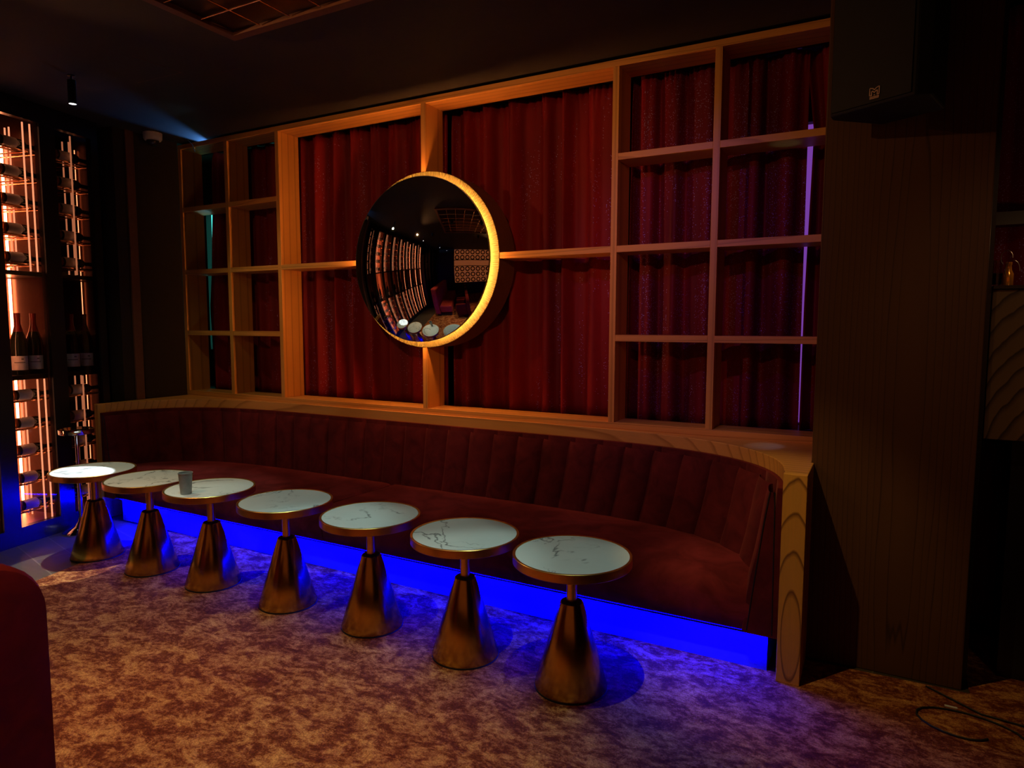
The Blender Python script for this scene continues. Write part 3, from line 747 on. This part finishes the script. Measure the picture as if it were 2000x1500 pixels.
# coffer with hanging rack above the aisle
t = thing('ceiling_rack', 'brown framed hanging bottle rack set under the ceiling', 'rack', (3.3, -2.1, CZ)); t['_o'] = (3.3, -2.1, CZ)
x0, x1, y0, y1 = 2.256, 4.25, -2.75, -1.239
for (a, b_, c_, d_) in ((x0, x1, y1-0.05, y1), (x0, x1, y0, y0+0.05), (x0, x0+0.05, y0+0.05, y1-0.05), (x1-0.05, x1, y0+0.05, y1-0.05)):
    bm = B(); box(bm, a, b_, c_, d_, CZ-0.03, CZ-0.0005); obj('frame_bar', bm, 'coffer_wood', t)
bm = B(); box(bm, x0+0.05, x1-0.05, y0+0.05, y1-0.05, CZ-0.008, CZ-0.0005); obj('panel', bm, 'copper_dark', t)
bm = B()
for i in range(1, 9): xx = x0+0.05+0.21*i; tube(bm, [(xx, y0+0.06, CZ-0.02), (xx, y1-0.06, CZ-0.02)], 0.004, 6)
for i in range(1, 7): yy = y1-0.05-0.20*i; tube(bm, [(x0+0.06, yy, CZ-0.024), (x1-0.06, yy, CZ-0.024)], 0.004, 6)
obj('lattice', bm, 'brass_rack', t)
# faint access hatch line on the ceiling
bm = B()
for (a, b_) in (((1.10, -1.05), (1.514, -1.03)), ((1.514, -1.03), (1.50, -1.33)), ((1.60, -0.93), (1.95, -0.905))):
    tube(bm, [(a[0], a[1], CZ-0.0008), (b_[0], b_[1], CZ-0.0008)], 0.0008, 4)
struct('trim_4', bm, 'coffer_wood')

# ------------------------------------------------------------------ loudspeaker
A_ = Vector((5.165, -0.785, 0)); Bv = Vector((5.45, -0.94, 0)); dd = (Bv-A_).normalized()
sp = thing('loudspeaker', 'black loudspeaker hanging high in front of the dark wood pier', 'speaker', (A_.x, A_.y, 2.38), math.atan2(dd.y, dd.x)); sp['_o'] = (0, 0, 0)
Wd = 0.325
bm = B()
prism(bm, [(0, 0), (Wd, 0), (Wd+0.035, 0.05), (Wd-0.02, 0.27), (0.06, 0.27), (-0.02, 0.05)], 0.0, 0.60)
obj('cabinet', bm, 'black_speaker', sp, bevel=0.008)
bm = B(); box(bm, 0.01, Wd-0.01, -0.008, -0.0005, 0.012, 0.59); gr = obj('grille', bm, 'black_speaker', sp)
# crowned m badge drawn from its strokes
bm = B(); bx, bz, k_ = 0.165, 0.028, 0.036
def stroke(p, q, w_=0.0035):
    a = Vector((p[0], 0, p[1])); b2 = Vector((q[0], 0, q[1])); d_ = (b2-a).normalized(); n_ = Vector((-d_.z, 0, d_.x))*w_/2
    vs_ = []
    for yy in (-0.0115, -0.0085):
        for v_ in (a-n_, b2-n_, b2+n_, a+n_): vs_.append(bm.verts.new((v_.x, yy, v_.z)))
    bm.faces.new(vs_[:4]); bm.faces.new(vs_[4:][::-1])
    for i in range(4): bm.faces.new((vs_[i], vs_[4+i], vs_[4+(i+1) % 4], vs_[(i+1) % 4]))
def S(u, v): return (bx+k_*u, bz+k_*v)
for p, q in ((S(0, .22), S(0, 1)), (S(0, 1), S(.3, .92)), (S(.3, .92), S(.5, .74)), (S(.5, .74), S(.7, .92)), (S(.7, .92), S(1, 1)), (S(1, 1), S(1, .22)),
             (S(0, .22), S(.26, .22)), (S(.74, .22), S(1, .22)), (S(.2, .24), S(.2, .66)), (S(.2, .66), S(.36, .62)), (S(.36, .62), S(.5, .44)), (S(.5, .44), S(.64, .62)),
             (S(.64, .62), S(.8, .66)), (S(.8, .66), S(.8, .24)), (S(.42, .22), S(.58, .22)), (S(0, .04), S(1, .04)), (S(0, -.10), S(1, -.10))): stroke(p, q)
obj('badge', bm, 'badge_metal', gr)
bm = B(); box(bm, 0.12, 0.20, 0.27, 0.40, 0.30, 0.36); obj('bracket', bm, 'black_frame', sp)

# ------------------------------------------------------------------ counter beyond the pier
ct = thing('bar_counter', 'dark wood counter box with chevron grain beyond the wood pier', 'counter', (6.4, -0.2, 0)); ct['_o'] = (6.4, -0.2, 0)
bm = B(); box(bm, 5.778, 7.4, -0.45, -0.02, 1.08, 1.70); obj('front', bm, 'walnut_counter', ct, bevel=0.003)
bm = B(); box(bm, 5.778, 7.45, -0.47, 0.0, 1.7005, 1.714); obj('top', bm, 'black_frame', ct)
bm = B(); box(bm, 5.90, 7.3, -0.30, -0.10, 0.006, 1.079); obj('base', bm, 'black_frame', ct)
bm = B(); box(bm, 5.778, 7.4, 0.06, 0.16, 2.02, 2.08)
tag(obj('wall_shelf', bm, 'black_frame'), 'black shelf above the dark counter beyond the pier', 'shelf')
t = thing('drink_bottle', 'small amber bottle with wire loops on the dark counter', 'bottle', (5.835, -0.38, 1.7145)); t['_o'] = (0, 0, 0)
bm = B(); lathe(bm, [(0, 0), (0.017, 0), (0.019, 0.004), (0.019, 0.050), (0.012, 0.066), (0.010, 0.085), (0.012, 0.088), (0.012, 0.098), (0, 0.098)], 28); obj('bottle_body', bm, 'amber_drink', t, smooth=True)
bm = B(); tube(bm, [(0.012+0.025*math.cos(a), -0.014, 0.06+0.045*math.sin(a)) for a in [i*2*PI/20 for i in range(15)]], 0.0013, 5)
tube(bm, [(-0.01+0.02*math.cos(a), -0.018, 0.115+0.03*math.sin(a)) for a in [i*2*PI/20 for i in range(14)]], 0.0013, 5); obj('wire', bm, 'steel', t)
t = thing('drinking_glass', 'small clear glass on the dark counter against the pier', 'glass', (5.80, -0.36, 1.7145)); t['_o'] = (0, 0, 0)
bm = B(); lathe(bm, [(0, 0), (0.020, 0), (0.022, 0.07), (0.018, 0.09), (0.018, 0.11), (0.016, 0.11), (0.016, 0.09), (0.019, 0.07), (0.017, 0.008), (0, 0.008)], 28); obj('glass_wall', bm, 'clear_glass', t, smooth=True)
bm = B(); lathe(bm, [(0, 0.009), (0.0165, 0.009), (0.0185, 0.055), (0, 0.055)], 24); obj('drink', bm, 'amber_glow_drink', t)
bm = B()
tube(bm, [(5.72+0.20*math.cos(a)*(1-0.03*i), -0.82+0.10*math.sin(a), 0.011) for i, a in enumerate([k2*0.35 for k2 in range(17)])], 0.004, 6)
tube(bm, [(5.62, -0.56, 0.011), (5.80, -0.70, 0.011), (5.95, -0.72, 0.011), (6.3, -0.60, 0.011)], 0.004, 6)
tag(obj('cable', bm, 'black_rubber'), 'black cable looped on the carpet in front of the pier', 'cable')
bm = B(); box(bm, -0.022, 0.022, -0.006, 0.006, 0, 0.003)
o = obj('paper_scrap', bm, 'paper_label', loc=(5.70, -0.69, 0.0065)); tag(o, 'small white paper scrap on the carpet near the looped cable', 'scrap')

# ------------------------------------------------------------------ lounge furniture behind the camera and at the left edge
def make_chair():
    t = thing('armchair', 'x', 'chair'); t['_o'] = (0, 0, 0)
    # local: back plane at y=0 (outside of back), seat towards +y
    W = 0.62; H_ = 0.84
    def rr(w_, h_, r, z0):
        pts = [(-w_/2, z0)]
        for i in range(9): a = PI - i*PI/16; pts.append((-w_/2+r+r*math.cos(a), h_-r+r*math.sin(a)))
        for i in range(9): a = PI/2 - i*PI/16; pts.append((w_/2-r+r*math.cos(a), h_-r+r*math.sin(a)))
        pts.append((w_/2, z0)); return pts
    bm = B(); o1 = rr(W, H_, 0.17, 0.12); rows = []
    for (y, sc) in ((0.015, 0.965), (0.0, 0.985), (0.02, 1.0), (0.09, 1.0), (0.12, 0.985), (0.125, 0.96)):
        rows.append([(x*sc, y if sc != 0.965 else 0.0, 0.12+(z-0.12)*sc) for x, z in o1])
    rows[0] = [(x*0.96, -0.004, 0.12+(z-0.12)*0.97) for x, z in o1]
    vs_ = grid(bm, rows, close_v=True); bm.faces.new(vs_[0]); bm.faces.new(vs_[-1][::-1]); obj('backrest', bm, 'velvet_chair', t, smooth=True)
    bm = B(); box(bm, -0.22, 0.22, 0.13, 0.60, 0.24, 0.44); obj('seat', bm, 'velvet_chair', t, bevel=0.04)
    for sg in (-1, 1):
        bm = B(); box(bm, min(sg*0.225, sg*0.305), max(sg*0.225, sg*0.305), 0.127, 0.56, 0.14, 0.60); obj('armrest', bm, 'velvet_chair', t, bevel=0.035)
    for sx_ in (-1, 1):
        for yy in (0.06, 0.52):
            bm = B(); lathe(bm, [(0, 0.006), (0.012, 0.006), (0.018, 0.16), (0, 0.16)], 12, (sx_*0.25, yy, 0)); obj('leg', bm, 'black_frame', t, smooth=True)
    return t
ch = make_chair()
ch.location = (3.12, -3.045, 0); ch.rotation_euler = (0, 0, PI/2); ch['label'] = 'dark red velvet armchair back cut by the lower left picture edge'; ch['group'] = 'lounge armchairs'
for (x, y, a, n_) in ((3.12, -3.85, PI/2, 'second'), (3.12, -4.65, PI/2, 'third'), (3.10, -5.45, PI/2, 'last')):
    dup(ch, (x, y, 0), a, f'{n_} red velvet armchair of the row seen in the mirror', 'lounge armchairs')
# booth sofa along the aisle, only seen in the mirror
bs = thing('booth_sofa', 'long high backed rose velvet booth sofa reflected in the mirror', 'sofa', (1.95, -4.6, 0)); bs['_o'] = (1.95, -4.6, 0)
bm = B(); box(bm, 1.55, 1.80, -5.6, -2.95, 0.10, 1.15); obj('backrest', bm, 'velvet_booth', bs, bevel=0.05)
bm = B(); box(bm, 1.805, 2.35, -5.6, -3.0, 0.15, 0.45); obj('seat', bm, 'velvet_booth', bs, bevel=0.05)
bm = B(); box(bm, 1.60, 2.28, -5.5, -3.05, 0.006, 0.099); obj('plinth', bm, 'black_frame', bs)
# back lit honeycomb bottle wall at the far end
rk = thing('honeycomb_rack', 'backlit bottle rack of copper rings on the far wall, in the mirror', 'rack', (5.0, -6.1, 0)); rk['_o'] = (5.0, -6.1, 0)
bm = B(); box(bm, 2.35, 8.6, -6.18, -6.14, 0.85, 3.06); obj('glow_panel', bm, 'back_rack_glow', rk)
bm = B()
for r_ in range(6):
    for c_ in range(17):
        cx2 = 2.56+c_*0.37; cz2 = 1.03+r_*0.37
        if r_ == 3: continue
        tube(bm, [(cx2+0.13*math.cos(a), -6.08, cz2+0.13*math.sin(a)) for a in [i*PI/6 for i in range(13)]], 0.035, 4, False)
obj('rings', bm, 'black_frame', rk)
bm = B(); box(bm, 2.35, 8.6, -6.13, -5.95, 1.94, 1.98); box(bm, 2.35, 8.6, -6.13, -5.95, 2.32, 2.36); obj('shelf', bm, 'black_frame', rk)
point((5.98, -0.36, 1.93), 0.5, (1.0, 0.5, 0.2), 0.02)  # added fill to brighten the items on the counter, no lamp there
spot((6.6, -2.6, 2.95), (6.0, -0.4, 1.4), 14, (1.0, 0.62, 0.30), 40, 0.8, 0.03)
# daylight leaking past the drape edges: bluish beams on the ceiling and the oak
spot((0.20, 0.27, 3.088), (0.50, -0.80, 3.094), 140.0, (0.10, 0.35, 1.0), 34, 0.9, 0.004)
spot((0.02, 0.50, 2.45), (0.03, 0.0, 2.42), 5.0, (0.45, 0.75, 1.0), 70, 0.5, 0.02)
spot((4.99, 0.24, 1.40), (4.88, -0.16, 0.925), 2.6, (0.25, 0.42, 1.0), 20, 0.9, 0.01)
spot((-0.01, 0.27, 2.20), (0.14, 0.06, 2.51), 1.2, (0.40, 0.75, 1.0), 40, 0.5, 0.01)
spot((4.99, 0.24, 2.05), (4.90, 0.08, 2.51), 0.5, (0.45, 0.8, 1.0), 22, 0.8, 0.01)
for o in list(bpy.data.objects):
    if '_o' in o.keys(): del o['_o']
for o_ in (wine0, champ0): pass
